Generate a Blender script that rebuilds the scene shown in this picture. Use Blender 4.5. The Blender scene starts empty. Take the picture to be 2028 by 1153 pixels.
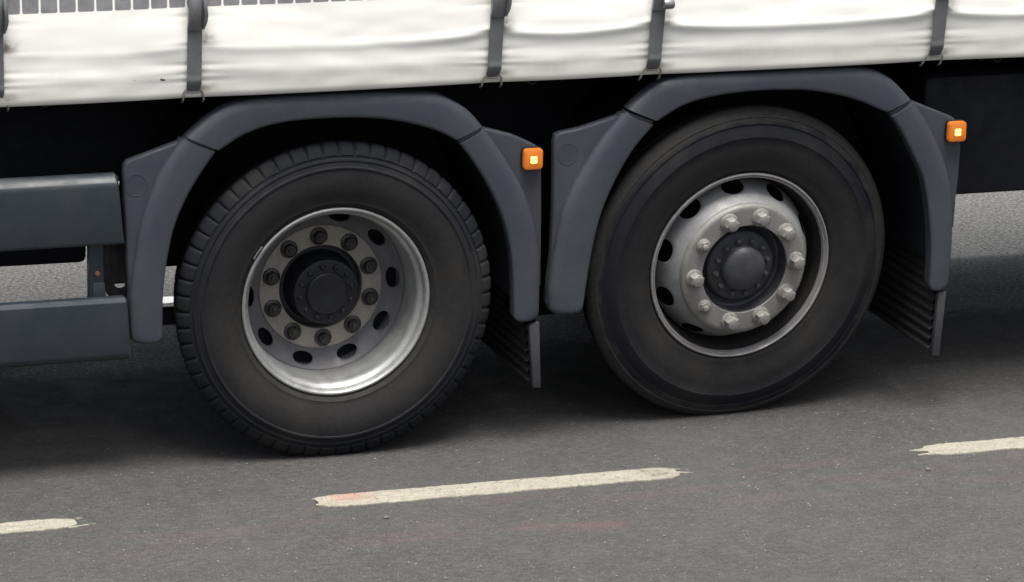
import bpy, bmesh, math, random
from mathutils import Vector, Matrix, noise
random.seed(7)
PI = math.pi
sc = bpy.context.scene
COL = sc.collection

# ------------------------------------------------------------------ camera
cd = bpy.data.cameras.new("camera")
cam = bpy.data.objects.new("camera", cd)
COL.objects.link(cam)
RIGHT = Vector((0.94726317, -0.31947191, 0.02510365))
UP = Vector((0.06420872, 0.26596487, 0.96184195))
FWD = Vector((0.31395817, 0.90950557, -0.2724516))
M4 = Matrix.Identity(4)
for i in range(3):
    M4[i][0], M4[i][1], M4[i][2] = RIGHT[i], UP[i], -FWD[i]
M4[0][3], M4[1][3], M4[2][3] = -3.14506, -10.78117, 3.72902
cam.matrix_world = M4
cd.sensor_fit = 'HORIZONTAL'
cd.sensor_width = 36.0
cd.lens = 7412.0 / 2028.0 * 36.0
cd.clip_start = 0.1
cd.clip_end = 600
sc.camera = cam

# ------------------------------------------------------------------ sky and sun (overcast, brightest overhead)
SUN_EL, SUN_AZ = math.radians(81), math.radians(-97)     # azimuth measured from +X towards +Y
w = bpy.data.worlds.new("World")
sc.world = w
w.use_nodes = True
nt = w.node_tree
nt.nodes.clear()
sky = nt.nodes.new("ShaderNodeTexSky")
sky.sky_type = 'NISHITA'
sky.sun_disc = False
sky.sun_elevation = SUN_EL
sky.sun_rotation = PI / 2 - SUN_AZ
sky.dust_density = 8.0
sky.air_density = 1.0
hs = nt.nodes.new("ShaderNodeHueSaturation")
hs.inputs['Saturation'].default_value = 0.5
bg = nt.nodes.new("ShaderNodeBackground")
bg.inputs['Strength'].default_value = 0.05
wo = nt.nodes.new("ShaderNodeOutputWorld")
nt.links.new(sky.outputs[0], hs.inputs['Color'])
nt.links.new(hs.outputs[0], bg.inputs['Color'])
nt.links.new(bg.outputs[0], wo.inputs['Surface'])
sl = bpy.data.lights.new("sun", 'SUN')
sl.energy = 1.5
sl.angle = math.radians(34)
sl.color = (1.0, 0.97, 0.92)
so = bpy.data.objects.new("sun", sl)
COL.objects.link(so)
sd = Vector((math.cos(SUN_EL) * math.cos(SUN_AZ), math.cos(SUN_EL) * math.sin(SUN_AZ), math.sin(SUN_EL)))
so.rotation_euler = sd.to_track_quat('Z', 'Y').to_euler()
so.location = (0, 20, 20)
sc.view_settings.view_transform = 'Standard'
sc.view_settings.look = 'None'
sc.view_settings.gamma = 1.0
sc.view_settings.use_curve_mapping = False
sc.view_settings.exposure = 2.1


# ------------------------------------------------------------------ materials
class NT:
    def __init__(self, name):
        self.m = bpy.data.materials.new(name)
        self.m.use_nodes = True
        self.t = self.m.node_tree
        self.b = self.t.nodes['Principled BSDF']
        self.co = self.t.nodes.new('ShaderNodeTexCoord').outputs['Object']

    def n(self, typ, **kw):
        x = self.t.nodes.new(typ)
        for k, v in kw.items():
            setattr(x, k, v)
        return x

    def put(self, sock, v):
        if isinstance(v, bpy.types.NodeSocket):
            self.t.links.new(v, sock)
        else:
            sock.default_value = v

    def noise(self, scale, detail=4, rough=0.55, vec=None, dist=0.0):
        x = self.n('ShaderNodeTexNoise')
        self.put(x.inputs['Vector'], vec or self.co)
        x.inputs['Scale'].default_value = scale
        x.inputs['Detail'].default_value = detail
        x.inputs['Roughness'].default_value = rough
        x.inputs['Distortion'].default_value = dist
        return x.outputs['Fac']

    def voro(self, scale, vec=None, feature='F1'):
        x = self.n('ShaderNodeTexVoronoi', feature=feature)
        self.put(x.inputs['Vector'], vec or self.co)
        x.inputs['Scale'].default_value = scale
        return x

    def math(self, op, a, b=0.0, c=0.0, clamp=False):
        x = self.n('ShaderNodeMath', operation=op, use_clamp=clamp)
        self.put(x.inputs[0], a)
        self.put(x.inputs[1], b)
        if len(x.inputs) > 2:
            self.put(x.inputs[2], c)
        return x.outputs[0]

    def ramp(self, v, lo, hi, a=0.0, b=1.0, smooth=True):
        x = self.n('ShaderNodeMapRange')
        x.interpolation_type = 'SMOOTHSTEP' if smooth else 'LINEAR'
        self.put(x.inputs['Value'], v)
        x.inputs['From Min'].default_value = lo
        x.inputs['From Max'].default_value = hi
        x.inputs['To Min'].default_value = a
        x.inputs['To Max'].default_value = b
        return x.outputs['Result']

    def mix(self, f, a, b):
        x = self.n('ShaderNodeMix', data_type='RGBA')
        self.put(x.inputs['Factor'], f)
        for s, v in ((6, a), (7, b)):
            if not isinstance(v, bpy.types.NodeSocket):
                v = (v[0], v[1], v[2], 1)
            self.put(x.inputs[s], v)
        return x.outputs[2]

    def xyz(self):
        x = self.n('ShaderNodeSeparateXYZ')
        self.put(x.inputs[0], self.co)
        return x.outputs

    def scaled(self, s):
        x = self.n('ShaderNodeVectorMath', operation='MULTIPLY')
        self.put(x.inputs[0], self.co)
        x.inputs[1].default_value = s
        return x.outputs[0]

    def bump(self, h, strength, dist):
        x = self.n('ShaderNodeBump')
        x.inputs['Strength'].default_value = strength
        x.inputs['Distance'].default_value = dist
        self.put(x.inputs['Height'], h)
        self.put(self.b.inputs['Normal'], x.outputs[0])

    def fin(self, col, rough, metal=0.0, spec=0.5):
        if not isinstance(col, bpy.types.NodeSocket):
            col = (col[0], col[1], col[2], 1)
        self.put(self.b.inputs['Base Color'], col)
        self.put(self.b.inputs['Roughness'], rough)
        self.put(self.b.inputs['Metallic'], metal)
        self.b.inputs['Specular IOR Level'].default_value = spec
        return self.m


def dirty(name, base, dirt, rough, metal=0.0, scale=6.0, amount=0.6, bump=0.15, fine=260, spec=0.5):
    """plain surface broken up by patchy grime and fine grain"""
    k = NT(name)
    a = k.ramp(k.noise(scale, 6, 0.62), 0.38, 0.72, 0, amount)
    f = k.ramp(k.noise(fine, 2, 0.5), 0.3, 0.7, 0.82, 1.18, False)
    c = k.mix(a, base, dirt)
    x = k.n('ShaderNodeVectorMath', operation='SCALE')
    k.put(x.inputs[0], c)
    k.put(x.inputs['Scale'], f)
    r = k.ramp(k.noise(scale * 3, 4), 0.3, 0.7, rough - 0.08, min(1, rough + 0.1))
    k.bump(k.noise(fine, 3), bump, 0.0015)
    return k.fin(x.outputs[0], r, metal, spec)


def mat_road():
    k = NT("asphalt")
    X, Y, Z = k.xyz()
    big = k.noise(1.3, 5, 0.6)
    mid = k.noise(9, 5, 0.6)
    fine = k.noise(150, 4, 0.7)
    base = k.mix(k.ramp(fine, 0.36, 0.64), (0.028, 0.0278, 0.0278), (0.069, 0.068, 0.0665))
    mott = k.noise(38, 5, 0.7, k.scaled((0.8, 1.3, 1)))
    base = k.mix(k.ramp(mott, 0.40, 0.68, 0, 0.55), base, (0.025, 0.0248, 0.0246))
    base = k.mix(k.ramp(mott, 0.52, 0.30, 0, 0.5), base, (0.074, 0.0725, 0.0695))
    base = k.mix(k.ramp(mid, 0.35, 0.7, 0, 0.45), base, (0.034, 0.0337, 0.0332))
    base = k.mix(k.ramp(big, 0.4, 0.7, 0, 0.35), base, (0.063, 0.062, 0.0605))
    # stone chips in the surface
    v1 = k.voro(95)
    sepc = k.n('ShaderNodeSeparateColor')
    k.put(sepc.inputs[0], v1.outputs['Color'])
    chip = k.math('MULTIPLY', k.ramp(v1.outputs['Distance'], 0.42, 0.22), k.ramp(sepc.outputs[0], 0.62, 0.68))
    tone = k.mix(sepc.outputs[1], (0.042, 0.041, 0.040), (0.13, 0.125, 0.117))
    base = k.mix(k.math('MULTIPLY', chip, 0.7), base, tone)
    v2 = k.voro(62)
    sep2 = k.n('ShaderNodeSeparateColor')
    k.put(sep2.inputs[0], v2.outputs['Color'])
    chip2 = k.math('MULTIPLY', k.ramp(v2.outputs['Distance'], 0.26, 0.14), k.ramp(sep2.outputs[0], 0.965, 0.975))
    base = k.mix(chip2, base, (0.22, 0.21, 0.195))
    pits = k.math('MULTIPLY', k.ramp(v2.outputs['Distance'], 0.35, 0.15), k.ramp(sep2.outputs[2], 0.93, 0.95))
    base = k.mix(k.math('MULTIPLY', pits, 0.8), base, (0.02, 0.02, 0.02))
    # faded pink chalky scuffs along the lane
    st = k.noise(1.0, 5, 0.65, k.scaled((2.2, 14.0, 1)))
    yc = k.math('ADD', Y, k.ramp(k.noise(2.5, 3), 0.3, 0.7, -0.04, 0.04))
    b1 = k.ramp(k.math('ABSOLUTE', k.math('ADD', yc, 0.815)), 0.11, 0.01)
    x1 = k.math('MULTIPLY', k.ramp(X, -0.35, 0.1), k.ramp(X, 0.80, 0.62, 0.0, 1))
    b2 = k.math('MULTIPLY', k.ramp(k.math('ABSOLUTE', k.math('ADD', yc, 0.60)), 0.30, 0.05), 0.35)
    pk = k.math('MAXIMUM', k.math('MULTIPLY', b1, x1), b2)
    pk = k.math('MULTIPLY', pk, k.ramp(st, 0.44, 0.66, 0, 0.55))
    pk = k.math('MULTIPLY', pk, k.ramp(fine, 0.35, 0.62, 0.15, 1))
    base = k.mix(pk, base, (0.125, 0.062, 0.066))
    # road past a wavering line painted paler, standing in for daylight beyond the truck
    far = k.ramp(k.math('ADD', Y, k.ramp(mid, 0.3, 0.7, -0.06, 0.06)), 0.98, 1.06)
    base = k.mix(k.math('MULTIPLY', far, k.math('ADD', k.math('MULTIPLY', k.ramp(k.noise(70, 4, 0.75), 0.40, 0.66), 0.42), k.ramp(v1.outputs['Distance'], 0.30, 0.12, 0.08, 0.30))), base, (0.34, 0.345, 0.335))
    h = k.math('ADD', k.math('MULTIPLY', fine, 0.8), k.math('MULTIPLY', k.ramp(v1.outputs['Distance'], 0.5, 0.1), 0.6))
    k.bump(h, 0.75, 0.004)
    return k.fin(base, k.ramp(mid, 0.3, 0.7, 0.75, 0.95), 0, 0.3)


def mat_tyre(name, r0, r1, worn):
    k = NT(name)
    X, Y, Z = k.xyz()
    rad = k.math('SQRT', k.math('ADD', k.math('MULTIPLY', X, X), k.math('MULTIPLY', Z, Z)))
    n1 = k.noise(7, 5, 0.6)
    n2 = k.noise(60, 4, 0.6)
    radn = k.math('ADD', rad, k.ramp(n1, 0.3, 0.7, -0.016, 0.016))
    dust = k.math('MULTIPLY', k.ramp(radn, r1, r0), k.ramp(n2, 0.25, 0.75, 0.55, 1.0))
    c = k.mix(dust, (0.0085, 0.0095, 0.0135), (0.023, 0.022, 0.0205))
    if worn:
        sh = k.math('MULTIPLY', k.ramp(radn, 0.484, 0.50), k.ramp(n2, 0.3, 0.7, 0.5, 1))
        c = k.mix(sh, c, (0.032, 0.0315, 0.029))
    if not worn:
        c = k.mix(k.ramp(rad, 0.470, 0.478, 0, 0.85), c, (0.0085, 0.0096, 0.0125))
    c = k.mix(k.ramp(Y, 0.012, 0.035), c, (0.0042, 0.0046, 0.0060))  # tread darker: cleaner rubber, with the arch shade put into its colour
    c = k.mix(k.ramp(k.noise(18, 5, 0.65), 0.50, 0.72, 0, 0.45), c, (0.013, 0.0132, 0.015))
    c = k.mix(k.math('MULTIPLY', k.ramp(k.noise(3.2, 4, 0.6), 0.48, 0.66, 0, 0.5), k.ramp(Y, 0.02, 0.005)), c, (0.030, 0.029, 0.026))
    rings = k.n('ShaderNodeMath', operation='SINE')
    k.put(rings.inputs[0], k.math('MULTIPLY', rad, 900))
    k.bump(k.math('ADD', n2, k.math('MULTIPLY', rings.outputs[0], 0.05)), 0.35, 0.0022)
    return k.fin(c, k.ramp(n1, 0.3, 0.7, 0.70, 0.9), 0, 0.2)


STRAPS = [(-1.072, -1.073), (-0.472, -0.470), (0.480, 0.489), (1.007, 1.020), (1.980, 1.994)]


def mat_curtain():
    k = NT("white_pvc_curtain")
    X, Y, Z = k.xyz()
    white = (0.765, 0.768, 0.725)
    grime = (0.50, 0.48, 0.375)
    n = k.noise(5, 6, 0.65)
    n2 = k.noise(34, 5, 0.6)
    low = k.ramp(k.math('ADD', Z, k.ramp(n, 0.3, 0.7, -0.03, 0.03)), 1.34, 1.185)
    c = k.mix(k.math('MULTIPLY', low, k.ramp(n2, 0.25, 0.75, 0.06, 0.26)), white, grime)
    hem = k.ramp(k.math('ADD', Z, k.ramp(n2, 0.3, 0.7, -0.006, 0.006)), 1.225, 1.19)
    c = k.mix(k.math('MULTIPLY', hem, 0.16), c, (0.36, 0.34, 0.25))
    # brown rub marks on the trailing side of every strap
    for (x0, x1) in STRAPS:
        for (zc, dz, wd, am) in ((1.368, 0.036, 0.06, 0.9), (1.215, 0.022, 0.07, 0.65), (1.27, 0.03, 0.035, 0.3)):
            fx = k.math('MULTIPLY', k.ramp(X, x0 - 0.03, x0 + 0.02), k.ramp(X, x0 + 0.024 + wd, x0 + 0.022))
            fz = k.ramp(k.math('ABSOLUTE', k.math('SUBTRACT', Z, zc)), dz, 0.0)
            f = k.math('MULTIPLY', k.math('MULTIPLY', fx, fz), k.ramp(n2, 0.32, 0.56, 0.2, min(1, am * 1.15)))
            c = k.mix(f, c, (0.125, 0.098, 0.066))
    for (bx, bz, rx, rz) in ((-0.566, 1.2475, 0.008, 0.0035), (-0.572, 1.250, 0.004, 0.003), (-0.655, 1.252, 0.005, 0.002)):
        ex = k.math('MULTIPLY', k.math('SUBTRACT', X, bx), 1 / rx)
        ez = k.math('MULTIPLY', k.math('SUBTRACT', Z, bz), 1 / rz)
        ee = k.math('ADD', k.math('MULTIPLY', ex, ex), k.math('MULTIPLY', ez, ez))
        c = k.mix(k.ramp(ee, 1.2, 0.6, 0, 0.9 if bx > -0.6 else 0.25), c, (0.02, 0.02, 0.02))
    # grey printed rounded squares
    cell, gap = 0.0557, 0.0062
    u = k.math('SUBTRACT', k.math('FRACT', k.math('MULTIPLY', k.math('ADD', X, 10 * cell + 1.0486), 1 / cell)), 0.5)
    v = k.math('SUBTRACT', k.math('FRACT', k.math('MULTIPLY', k.math('SUBTRACT', Z, 1.4645 - gap / 2), 1 / 0.072)), 0.5)
    hx, hz = 0.5 - gap / cell / 2, 0.5 - gap / 0.072 / 2
    rc = 0.09
    qx = k.math('MAXIMUM', k.math('SUBTRACT', k.math('ABSOLUTE', u), hx - rc), 0.0)
    qz = k.math('MAXIMUM', k.math('SUBTRACT', k.math('ABSOLUTE', v), hz - rc), 0.0)
    d = k.math('SQRT', k.math('ADD', k.math('MULTIPLY', qx, qx), k.math('MULTIPLY', qz, qz)))
    sq = k.ramp(d, rc + 0.02, rc - 0.02)
    box = k.math('MULTIPLY', k.ramp(Z, 1.460, 1.4612, 0, 1, False), k.ramp(Z, 1.756, 1.7545, 0, 1, False))
    box = k.math('MULTIPLY', box, k.ramp(X, 0.905, 0.902, 0, 1, False))
    c = k.mix(k.math('MULTIPLY', sq, box), c, k.mix(k.ramp(n2, 0.3, 0.7), (0.17, 0.172, 0.178), (0.215, 0.215, 0.22)))
    k.bump(k.noise(420, 2), 0.08, 0.001)
    return k.fin(c, 0.5, 0, 0.4)


M = {}
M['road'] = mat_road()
M['tyre'] = mat_tyre("tyre_rubber", 0.38, 0.465, False)
M['tyre_worn'] = mat_tyre("worn_tyre_rubber", 0.37, 0.48, True)
M['curtain'] = mat_curtain()
M['plastic'] = dirty("grey_plastic", (0.031, 0.0375, 0.049), (0.043, 0.048, 0.056), 0.65, 0, 7, 0.7, 0.45, 420)
M['rail'] = dirty("coated_aluminium", (0.021, 0.029, 0.0375), (0.029, 0.036, 0.042), 0.42, 0, 5, 0.6, 0.08, 300)
M['rubber'] = dirty("black_rubber", (0.020, 0.020, 0.021), (0.034, 0.033, 0.030), 0.8, 0, 12, 0.7, 0.3, 200, 0.3)
M['flapstrip'] = dirty("flap_edge_plastic", (0.032, 0.034, 0.040), (0.045, 0.044, 0.043), 0.6, 0, 14, 0.6, 0.2)
M['chassis'] = dirty("black_chassis_paint", (0.006, 0.0072, 0.0125), (0.011, 0.012, 0.016), 0.7, 0, 6, 0.7, 0.3, 120, 0.3)
M['rim'] = dirty("silver_rim_paint", (0.37, 0.38, 0.375), (0.24, 0.24, 0.235), 0.50, 0.65, 9, 0.5, 0.06, 300)
M['disc'] = dirty("dusty_wheel_disc", (0.105, 0.105, 0.115), (0.07, 0.068, 0.068), 0.55, 0.2, 8, 0.7, 0.15, 220)
M['flange'] = dirty("worn_wheel_flange", (0.270, 0.250, 0.218), (0.185, 0.170, 0.143), 0.6, 0.1, 10, 0.7, 0.15, 220)
M['lip'] = dirty("scuffed_rim_edge", (0.34, 0.328, 0.333), (0.22, 0.21, 0.205), 0.42, 0.45, 14, 0.6, 0.1, 260)
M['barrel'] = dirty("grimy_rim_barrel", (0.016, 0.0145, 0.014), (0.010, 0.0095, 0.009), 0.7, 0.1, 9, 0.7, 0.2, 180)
M['fdisc'] = dirty("pale_steel_disc", (0.215, 0.222, 0.226), (0.15, 0.148, 0.138), 0.5, 0.1, 9, 0.65, 0.12, 240)
M['fflange'] = dirty("pale_steel_flange", (0.205, 0.203, 0.190), (0.14, 0.136, 0.122), 0.5, 0.1, 11, 0.7, 0.15, 240)
M['nut'] = dirty("pale_wheel_nut", (0.205, 0.202, 0.185), (0.15, 0.144, 0.127), 0.6, 0.0, 20, 0.6, 0.15)
M['darknut'] = dirty("oily_wheel_nut", (0.030, 0.029, 0.027), (0.018, 0.018, 0.018), 0.4, 0.2, 22, 0.6, 0.2)
M['hub'] = dirty("oily_hub", (0.0035, 0.0046, 0.0088), (0.007, 0.0082, 0.0115), 0.5, 0.1, 16, 0.6, 0.25)
M['hubgrey'] = dirty("dusty_hub", (0.030, 0.032, 0.039), (0.062, 0.062, 0.068), 0.6, 0.05, 14, 0.7, 0.25)
M['strap'] = dirty("grey_webbing", (0.115, 0.120, 0.125), (0.085, 0.083, 0.082), 0.8, 0, 14, 0.6, 0.5, 420, 0.25)
M['buckle'] = dirty("zinc_buckle", (0.20, 0.21, 0.215), (0.13, 0.133, 0.133), 0.42, 0.5, 18, 0.6, 0.1)
M['wire'] = dirty("plated_wire", (0.30, 0.285, 0.25), (0.15, 0.12, 0.09), 0.35, 0.7, 30, 0.7, 0.1)
M['cord'] = dirty("dark_cord", (0.05, 0.05, 0.058), (0.03, 0.03, 0.032), 0.8)
M['rust'] = dirty("rusty_bolt", (0.17, 0.085, 0.055), (0.09, 0.05, 0.035), 0.8, 0, 40)
M['pale'] = dirty("lit_gap_tone", (0.30, 0.30, 0.30), (0.25, 0.245, 0.24), 0.6)
M['body'] = dirty("body_panel", (0.55, 0.55, 0.54), (0.45, 0.44, 0.42), 0.6)
M['stone'] = dirty("loose_stone", (0.11, 0.108, 0.102), (0.06, 0.058, 0.055), 0.85, 0, 30)
M['weight'] = dirty("zinc_weight", (0.17, 0.165, 0.16), (0.1, 0.1, 0.095), 0.5, 0.4)


def mat_lens():
    k = NT("orange_lens")
    k.bump(k.noise(300, 2), 0.1, 0.001)
    m = k.fin((0.42, 0.115, 0.012), 0.35)
    k.b.inputs['Emission Color'].default_value = (1.0, 0.24, 0.02, 1)
    k.b.inputs['Emission Strength'].default_value = 0.055
    return m


def mat_led():
    k = NT("lit_led")
    m = k.fin((1, 0.7, 0.2), 0.3)
    k.b.inputs['Emission Color'].default_value = (1.0, 0.62, 0.13, 1)
    k.b.inputs['Emission Strength'].default_value = 0.65
    return m


M['lens'] = mat_lens()
M['led'] = mat_led()


def mat_paint():
    k = NT("worn_road_paint")
    X, Y, Z = k.xyz()
    n1 = k.noise(30, 6, 0.7)
    n2 = k.noise(150, 4, 0.7)
    n3 = k.noise(4, 4, 0.6, k.scaled((1, 9, 1)))
    c = k.mix(k.ramp(n1, 0.3, 0.7), (0.21, 0.20, 0.165), (0.31, 0.295, 0.245))
    c = k.mix(k.ramp(n3, 0.45, 0.65, 0, 0.35), c, (0.19, 0.175, 0.14))
    pink = k.math('MULTIPLY', k.math('MULTIPLY', k.ramp(X, -0.155, -0.10), k.ramp(X, 0.03, -0.06)), k.ramp(Y, -0.455, -0.435))
    c = k.mix(k.math('MULTIPLY', pink, k.ramp(n1, 0.3, 0.65, 0.3, 0.85)), c, (0.30, 0.14, 0.115))
    stre = k.noise(1.0, 5, 0.7, k.scaled((6, 120, 1)))
    c = k.mix(k.ramp(stre, 0.42, 0.62, 0, 0.55), c, (0.17, 0.158, 0.125))
    worn = k.math('MAXIMUM', k.ramp(n2, 0.55, 0.63), k.ramp(n1, 0.57, 0.65))
    br = k.math('MULTIPLY', k.math('MULTIPLY', k.ramp(X, 0.83, 0.93), k.ramp(X, 1.02, 0.98)), k.ramp(n1, 0.42, 0.58))
    c = k.mix(k.math('MULTIPLY', br, 0.7), c, (0.11, 0.098, 0.07))
    c = k.mix(k.math('MULTIPLY', worn, 0.75), c, (0.075, 0.072, 0.068))
    k.bump(k.math('ADD', n2, n1), 0.6, 0.003)
    return k.fin(c, 0.8, 0, 0.3)


M['paint'] = mat_paint()


# ------------------------------------------------------------------ mesh helpers
class MB:
    def __init__(self):
        self.v, self.f = [], []

    def add(self, vs, fs):
        o = len(self.v)
        self.v += [tuple(p) for p in vs]
        self.f += [tuple(i + o for i in f) for f in fs]
        return self

    def box(self, x0, x1, y0, y1, z0, z1):
        vs = [(x, y, z) for x in (x0, x1) for y in (y0, y1) for z in (z0, z1)]
        return self.add(vs, [(0, 1, 3, 2), (4, 6, 7, 5), (0, 4, 5, 1), (2, 3, 7, 6), (0, 2, 6, 4), (1, 5, 7, 3)])

    def grid(self, rows, wrap=False):
        n = len(rows[0])
        vs = [p for r in rows for p in r]
        fs = []
        for i in range(len(rows) - 1):
            for j in range(n if wrap else n - 1):
                a, b = i * n + j, i * n + (j + 1) % n
                fs.append((a, b, b + n, a + n))
        return self.add(vs, fs)

    def lathe(self, prof, n=72, cap0=False, cap1=False, phase=0.0, c=(0, 0, 0)):
        """profile of (radius, y) turned about the Y axis"""
        rows = [[(c[0] + r * math.cos(phase + 2 * PI * j / n), c[1] + y, c[2] + r * math.sin(phase + 2 * PI * j / n)) for j in range(n)]
                for r, y in prof]
        o = len(self.v)
        self.grid(rows, True)
        if cap0:
            self.f.append(tuple(o + j for j in range(n)))
        if cap1:
            self.f.append(tuple(o + (len(prof) - 1) * n + j for j in reversed(range(n))))
        return self

    def tube(self, pts, r, n=8, caps=True):
        pts = [Vector(p) for p in pts]
        rows = []
        ref = Vector((0, 1, 0.13))
        for i, p in enumerate(pts):
            t = (pts[min(i + 1, len(pts) - 1)] - pts[max(i - 1, 0)]).normalized()
            a = t.cross(ref)
            if a.length < 1e-3:
                a = t.cross(Vector((1, 0, 0)))
            a.normalize()
            b = t.cross(a)
            rows.append([p + r * (math.cos(2 * PI * j / n) * a + math.sin(2 * PI * j / n) * b) for j in range(n)])
        o = len(self.v)
        self.grid(rows, True)
        if caps:
            self.f.append(tuple(o + j for j in range(n)))
            self.f.append(tuple(o + (len(rows) - 1) * n + j for j in reversed(range(n))))
        return self

    def mesh(self, name, mat, smooth=True, angle=38, fix=True):
        me = bpy.data.meshes.new(name)
        me.from_pydata(self.v, [], self.f)
        if fix:
            bm = bmesh.new()
            bm.from_mesh(me)
            bmesh.ops.recalc_face_normals(bm, faces=bm.faces)
            bm.to_mesh(me)
            bm.free()
        me.materials.append(mat)
        if smooth:
            me.shade_smooth()
            me.set_sharp_from_angle(angle=math.radians(angle))
        me.update()
        return me

    def obj(self, name, mat, parent=None, loc=(0, 0, 0), rot=(0, 0, 0), **kw):
        return link(name, self.mesh(name, mat, **kw), parent, loc, rot)


def link(name, me, parent=None, loc=(0, 0, 0), rot=(0, 0, 0)):
    o = bpy.data.objects.new(name, me)
    COL.objects.link(o)
    o.location = loc
    o.rotation_euler = rot
    o.parent = parent
    return o


def tag(o, label=None, cat=None, group=None, kind=None):
    for kx, vx in (('label', label), ('category', cat), ('group', group), ('kind', kind)):
        if vx:
            o[kx] = vx
    return o


def bevelled(mb, width, seg=2, angle=30):
    """round every sharp edge of a built shape"""
    me = bpy.data.meshes.new("tmp")
    me.from_pydata(mb.v, [], mb.f)
    bm = bmesh.new()
    bm.from_mesh(me)
    bmesh.ops.remove_doubles(bm, verts=bm.verts, dist=1e-5)
    bmesh.ops.recalc_face_normals(bm, faces=bm.faces)
    ed = [e for e in bm.edges if len(e.link_faces) == 2 and e.calc_face_angle(0) > math.radians(angle)]
    bmesh.ops.bevel(bm, geom=ed, offset=width, segments=seg, profile=0.5, affect='EDGES', clamp_overlap=True)
    out = MB()
    bm.verts.index_update()
    out.v = [tuple(v.co) for v in bm.verts]
    out.f = [tuple(v.index for v in f.verts) for f in bm.faces]
    bm.free()
    bpy.data.meshes.remove(me)
    return out


def resample(pts, n, smooth=True):
    p = [Vector((a, 0, b)) for a, b in pts]
    if smooth:
        q = [p[0]]
        for i in range(len(p) - 1):
            p0, p1, p2, p3 = p[max(i - 1, 0)], p[i], p[i + 1], p[min(i + 2, len(p) - 1)]
            for s in range(1, 9):
                t = s / 8
                q.append(0.5 * ((2 * p1) + (p2 - p0) * t + (2 * p0 - 5 * p1 + 4 * p2 - p3) * t * t + (3 * p1 - p0 - 3 * p2 + p3) * t ** 3))
        p = q
    L = [0]
    for i in range(1, len(p)):
        L.append(L[-1] + (p[i] - p[i - 1]).length)
    out, j = [], 0
    for i in range(n):
        d = L[-1] * i / (n - 1)
        while j < len(L) - 2 and L[j + 1] < d:
            j += 1
        t = (d - L[j]) / max(1e-9, L[j + 1] - L[j])
        q = p[j].lerp(p[j + 1], t)
        out.append((q.x, q.z))
    return out


# ------------------------------------------------------------------ the road
mb = MB()
nx = 30
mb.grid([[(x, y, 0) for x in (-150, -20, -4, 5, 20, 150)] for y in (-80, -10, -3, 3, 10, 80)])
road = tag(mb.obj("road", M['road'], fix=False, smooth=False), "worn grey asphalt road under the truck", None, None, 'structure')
for p in road.data.polygons:
    if p.normal.z < 0:
        p.flip()


def dash(x0, x1, y0, y1, seed, label, slivers=()):
    rnd = random.Random(seed)
    n = max(12, int((x1 - x0) / 0.012))
    T, B = [], []
    for i in range(n + 1):
        x = x0 + (x1 - x0) * i / n
        e = min(1, min(i, n - i) / 5.0)
        wob = 0.005 * noise.noise(Vector((x * 9, seed, 0))) + 0.004 * noise.noise(Vector((x * 40, seed, 3)))
        wob2 = 0.007 * noise.noise(Vector((x * 7, seed, 8))) + 0.006 * noise.noise(Vector((x * 35, seed, 5)))
        mid = (y0 + y1) / 2
        hw = (y1 - y0) / 2 * (0.55 + 0.45 * math.sqrt(e))
        j = rnd.uniform(-0.006, 0.006)
        T.append((x + j, mid + hw + wob))
        B.append((x + rnd.uniform(-0.006, 0.006), mid - hw + wob2))
    m = MB()
    zt = 0.0045
    m.grid([[(a, b, 0.0006) for a, b in T], [(a, b - 0.001, zt) for a, b in T],
            [((T[i][0] + B[i][0]) / 2, (T[i][1] + B[i][1]) / 2, zt) for i in range(n + 1)],
            [(a, b + 0.001, zt) for a, b in B], [(a, b, 0.0006) for a, b in B]])
    for (sx0, sx1, sy0, sy1, th) in slivers:
        k = 10
        top, bot = [], []
        for i in range(k + 1):
            t = i / k
            x = sx0 + (sx1 - sx0) * t
            y = sy0 + (sy1 - sy0) * t
            h = th * (1 - t * 0.85) * (0.8 + 0.4 * rnd.random())
            top.append((x, y + h / 2))
            bot.append((x, y - h / 2))
        m.grid([[(a, b, 0.0006) for a, b in top], [(a, b - 0.0006, zt - 0.0007) for a, b in top],
                [(a, b + 0.0006, zt - 0.0007) for a, b in bot], [(a, b, 0.0006) for a, b in bot]])
    return tag(m.obj("lane_dash", M['paint'], smooth=False), label, "lane marking", "worn cream lane dashes on the near side of the truck")


dash(-0.178, 0.985, -0.489, -0.381, 3, "worn cream lane dash with a pink stained end, between the two others",
     [(0.975, 1.035, -0.435, -0.452, 0.018), (0.975, 1.008, -0.400, -0.412, 0.014), (-0.172, -0.19, -0.400, -0.402, 0.02), (-0.172, -0.192, -0.452, -0.458, 0.03)])
dash(-2.10, -0.925, -0.472, -0.382, 5, "worn cream lane dash cut off by the left edge, ending in one thin sliver",
     [(-0.955, -0.868, -0.470, -0.450, 0.012), (-0.915, -0.895, -0.395, -0.393, 0.012)])
dash(1.845, 3.00, -0.487, -0.383, 9, "worn cream lane dash cut off by the right edge, pebble below its tip",
     [(1.855, 1.790, -0.425, -0.420, 0.035), (1.855, 1.800, -0.464, -0.468, 0.022)])
fd = dash(-2.2, 0.35, 1.793, 1.878, 12, "white line beyond the truck, glimpsed between the mudguard and the ribbed tyre")
del fd['group']
fd.name = "far_lane_line"
fd.data.materials[0] = dirty("white_road_paint", (0.78, 0.78, 0.76), (0.6, 0.6, 0.58), 0.8)

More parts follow.
